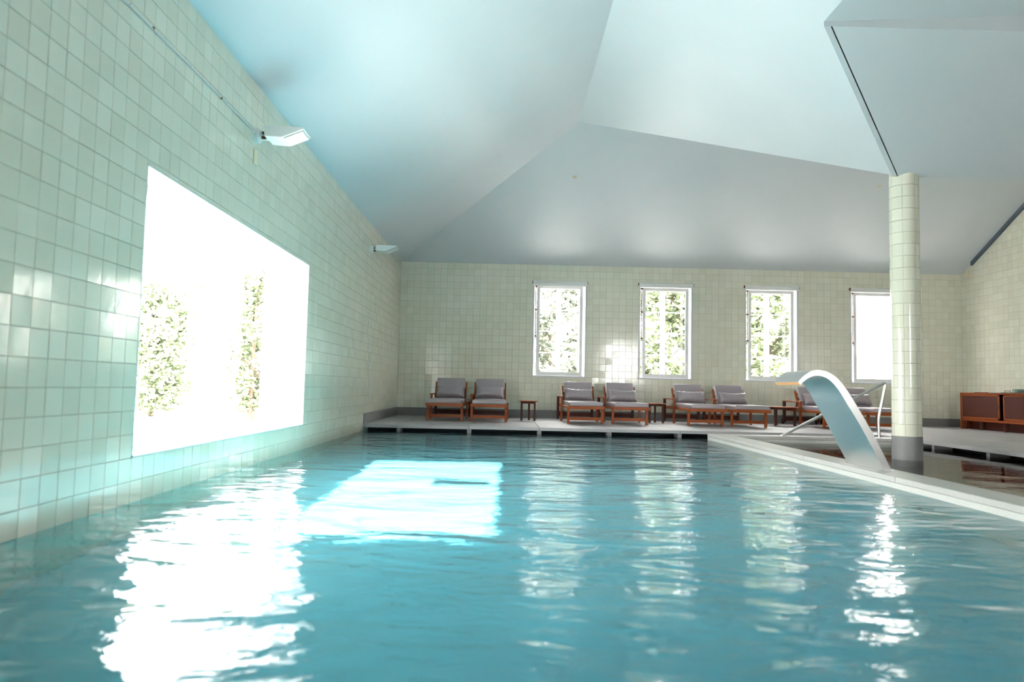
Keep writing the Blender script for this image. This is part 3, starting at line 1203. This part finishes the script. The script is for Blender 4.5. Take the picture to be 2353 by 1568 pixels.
S(SX1 - .02, SX1, SY0, SY1, SZ0, SZ1 - .03, 'back_panel', MT['wood_dark'])
for (a, b, x) in ((SY0 - .03, -1.885, SX0 + .012), (-1.965, SY1 + .03, SX0 + .04)):
    d = S(x, x + .018, a - .03, b + .03, SZ0 + .085, SZ1 - .07, 'sliding_door', MT['wood_dark'])
    for (p0, p1, q0, q1) in ((a, b, SZ1 - .072, SZ1 - .035), (a, b, SZ0 + .05, SZ0 + .095), (a, a - .035, SZ0 + .05, SZ1 - .035), (b + .035, b, SZ0 + .05, SZ1 - .035)):
        S(x - .006, x + .02, p0, p1, q0, q1, 'door_frame', MT['wood'], d)
    S(x - .010, x + .002, b + .026, b + .010, .52, .66, 'finger_pull', MT['black'], d)
for y in (SY0 - .06, SY0 - .55, -1.93, -2.7, SY1 + .09):
    S(SX0 + .06, SX0 + .10, y, y - .06, DECK, SZ0, 'leg', MT['wood_dark'])
S(SX0 + .2, SX0 + .22, SY0 - .1, SY1 + .1, DECK, SZ0, 'plinth', MT['wood_dark'])

t0 = SZ1
o = MB().box(-.11, .11, -.20, .20, 0, .012).build('leather_folder', MT['brown'], bevel=.003, loc=(12.66, -1.27, t0))
tag(o, 'thin dark brown folder lying on the sideboard', 'folder')
o = MB().box(-.11, .11, -.21, .21, 0, .010).build('teal_mat', MT['teal'], bevel=.003, loc=(12.66, -1.72, t0))
tag(o, 'thin teal mat lying on the sideboard between folder and black tray', 'mat')
tr = empty('serving_tray', (12.64, -2.16, t0))
tag(tr, 'black serving tray with wire handle on the sideboard', 'tray')
MB().box(-.13, .13, -.22, .22, 0, .012).build('tray_base', MT['black'], tr, bevel=.003)
for y in (-.20, .20):
    MB().tube(fillet([(-.06, y, .01), (-.06, y, .045), (.06, y, .045), (.06, y, .01)], .015), .005, 8).build('handle', MT['black'], tr)
gm = bpy.data.meshes.new('drinking_glass')
g = MB().lathe([(.026, 0), (.033, .085), (.0315, .085), (.024, .008)], seg=20)
gm = g.mesh('drinking_glass', MT['tumbler'], smooth=True)
k_ = 0
for y in (-1.86, -1.94, -2.02, -2.10, -2.18, -2.26):
    for x in (12.84, 12.92):
        o = link('drinking_glass', gm, None, (x, y, t0))
        tag(o, 'clear tumbler standing in the rows of glasses on the sideboard', 'glass', 'tumblers on the sideboard')

# drain grate on the pool floor
dr = empty('drain_grate', (2.0, -9.2, DEPTH))
tag(dr, 'dark rectangular drain grate on the pool floor inside the sunlit patch', 'drain')
MB().box(-.28, .28, -.16, .16, 0, .012).build('frame', MT['shutter'], dr)
for k_ in range(9):
    MB().box(-.25, .25, -.014, .006, .012, .02).build('bar', MT['shutter'], dr, loc=(0, -.13 + k_ * .034, 0))

# ------------------------------------------------------------------ outside
gr = MB().box(-90, -.35, -60, 90, -.6, -.45).box(XR + .35, 90, -60, 90, -.6, -.45).box(-.35, XR + .35, -60, YN - .29, -.6, -.45).box(-.35, XR + .35, .35, 90, -.6, -.45)
gr = gr.build('ground', MT['lawn'])
tag(gr, kind='structure')


def tree(loc, h, rad, label, mat, seed, n=5200, leaf=.11, trunk_h=.35, droop=0):
    rg = random.Random(seed)
    t = empty('tree', loc)
    tag(t, label, 'tree', 'trees outside the windows')
    pts = [(0, 0, 0), (rg.uniform(-.1, .1), rg.uniform(-.1, .1), h * trunk_h), (rg.uniform(-.2, .2), rg.uniform(-.2, .2), h * .8)]
    MB().tube(pts, [h * .022, h * .017, h * .006], 8).build('trunk', MT['bark'], t)
    blobs = []
    mbb = MB()
    for _ in range(42):
        a = rg.uniform(0, 6.28)
        q = trunk_h + (1 - trunk_h) * (_ + rg.random()) / 42
        rr = rad * (1 - abs((q - .5)) * 1.1) * rg.uniform(.3, .95)
        c = Vector((rr * math.cos(a), rr * math.sin(a), h * q))
        blobs.append((c, rad * rg.uniform(.22, .42)))
        mbb.tube([(0, 0, h * q * .75), tuple(c)], [h * .006, h * .002], 5)
    mbb.build('branch', MT['bark'], t)
    mb = MB()
    for _ in range(n):
        c, br = rg.choice(blobs)
        d = Vector((rg.gauss(0, 1), rg.gauss(0, 1), rg.gauss(0, 1))).normalized() * br * rg.random() ** .4
        p = c + d
        if droop:
            p.z -= abs(rg.gauss(0, droop))
        u = Vector((rg.gauss(0, 1), rg.gauss(0, 1), rg.gauss(0, .6))).normalized() * leaf * rg.uniform(.6, 1.2)
        v = u.cross(Vector((rg.gauss(0, 1), rg.gauss(0, 1), rg.gauss(0, 1)))).normalized() * leaf * .45
        mb.add([p - u, p + v, p + u, p - v], [(0, 1, 2, 3)])
    m = bpy.data.meshes.new('foliage')
    m.from_pydata(mb.v, [], mb.f)
    m.materials.append(mat)
    tag(link('foliage', m, t), kind='stuff')


# seen through the back windows
tree((4.1, 6.2, -.45), 5.4, 1.5, 'drooping conifer outside the window nearest the corner', MT['leafb'], 1, droop=.25, trunk_h=.05, n=11000, leaf=.14)
tree((7.5, 6.0, -.45), 5.2, 1.5, 'leafy green tree outside the second window', MT['leafa'], 2, trunk_h=.05, n=11000, leaf=.14)
tree((10.9, 6.2, -.45), 5.2, 1.5, 'leafy green tree outside the third window', MT['leafa'], 3, trunk_h=.05, n=11000, leaf=.14)
tree((5.9, 13, -.45), 8, 2.6, 'tall pale tree farther back between the window trees', MT['leafb'], 4)
# seen through the large left window
tree((-9.5, 8.0, -.45), 4.4, 1.6, 'round green tree standing left in the view of the large window', MT['leafa'], 5, trunk_h=.10, leaf=.12, n=11000)
tree((-18.6, 31.0, -.45), 8.6, 2.5, 'tall grey-green tree in the distance outside the large window', MT['leafb'], 6, leaf=.16, trunk_h=.2)
tree((-4.9, 4.6, -.45), 4.4, .95, 'slim light green tree beside the pole outside the large window', MT['leafa'], 7, leaf=.11, trunk_h=.12, n=7000)
tree((-13.2, 33, -.45), 7.6, 2.2, 'broad hazy tree behind the garden house', MT['leafb'], 8, leaf=.16, trunk_h=.2)
hs = empty('garden_house', (-13.0, 22, -.45))
tag(hs, 'low white house with grey shuttered windows across the garden', 'house')
MB().box(-2.6, 2.6, 0, 4, 0, 2.7).build('walls', MT['stucco'], hs)
MB().prism([(-.4, 2.7), (4.4, 2.7), (2, 3.3)], 0, -2.9, 2.9).build('roof', MT['stucco'], hs)
for x in (-1.9, 0.0, 1.5):
    wv = MB().box(-.36, .36, -.03, .02, .45, 1.25).build('window', MT['shutter'], hs, loc=(x, 0, 0))
    MB().box(-.04, .04, -.05, -.02, .45, 1.25).build('mullion', MT['white'], wv)
wv = MB().box(-2.1, -.40, -3.0, -2.7, -.45, 4.5).build('wing_wall', MT['stucco'])
tag(wv, 'white outside wing wall at the far side of the large window', 'wall')
pole = empty('garden_pole', (-4.85, 3.0, -.45))
tag(pole, 'thin white pole with a cross arm in the garden outside the large window', 'pole')
MB().tube([(0, 0, 0), (0, 0, 3.4)], .035, 10).build('shaft', MT['white'], pole)
MB().tube([(0, 0, 2.85), (.85, 0, 2.85)], .02, 8).build('cross_arm', MT['white'], pole)
h2 = empty('neighbour_house', (17.0, 8.5, -.45))
tag(h2, 'bright white house with terracotta eaves outside the window by the column', 'house')
MB().box(-3.6, 6, 0, 6, 0, 6).build('walls', MT['stucco'], h2)
MB().bar((-3.2, -.12, 3.5), (-1.6, -.12, 3.95), .2, .10).build('eave', MT['roof'], h2)
MB().bar((-.8, -.12, 3.9), (.6, -.12, 4.2), .2, .10).build('eave', MT['roof'], h2)
MB().bar((-3.2, -.12, 2.35), (-1.8, -.12, 2.5), .1, .05).build('eave', MT['roof'], h2)
MB().prism([(-.4, 6), (6.4, 6), (3, 7.4)], 0, -3.9, 6.3).build('roof', MT['roof'], h2)
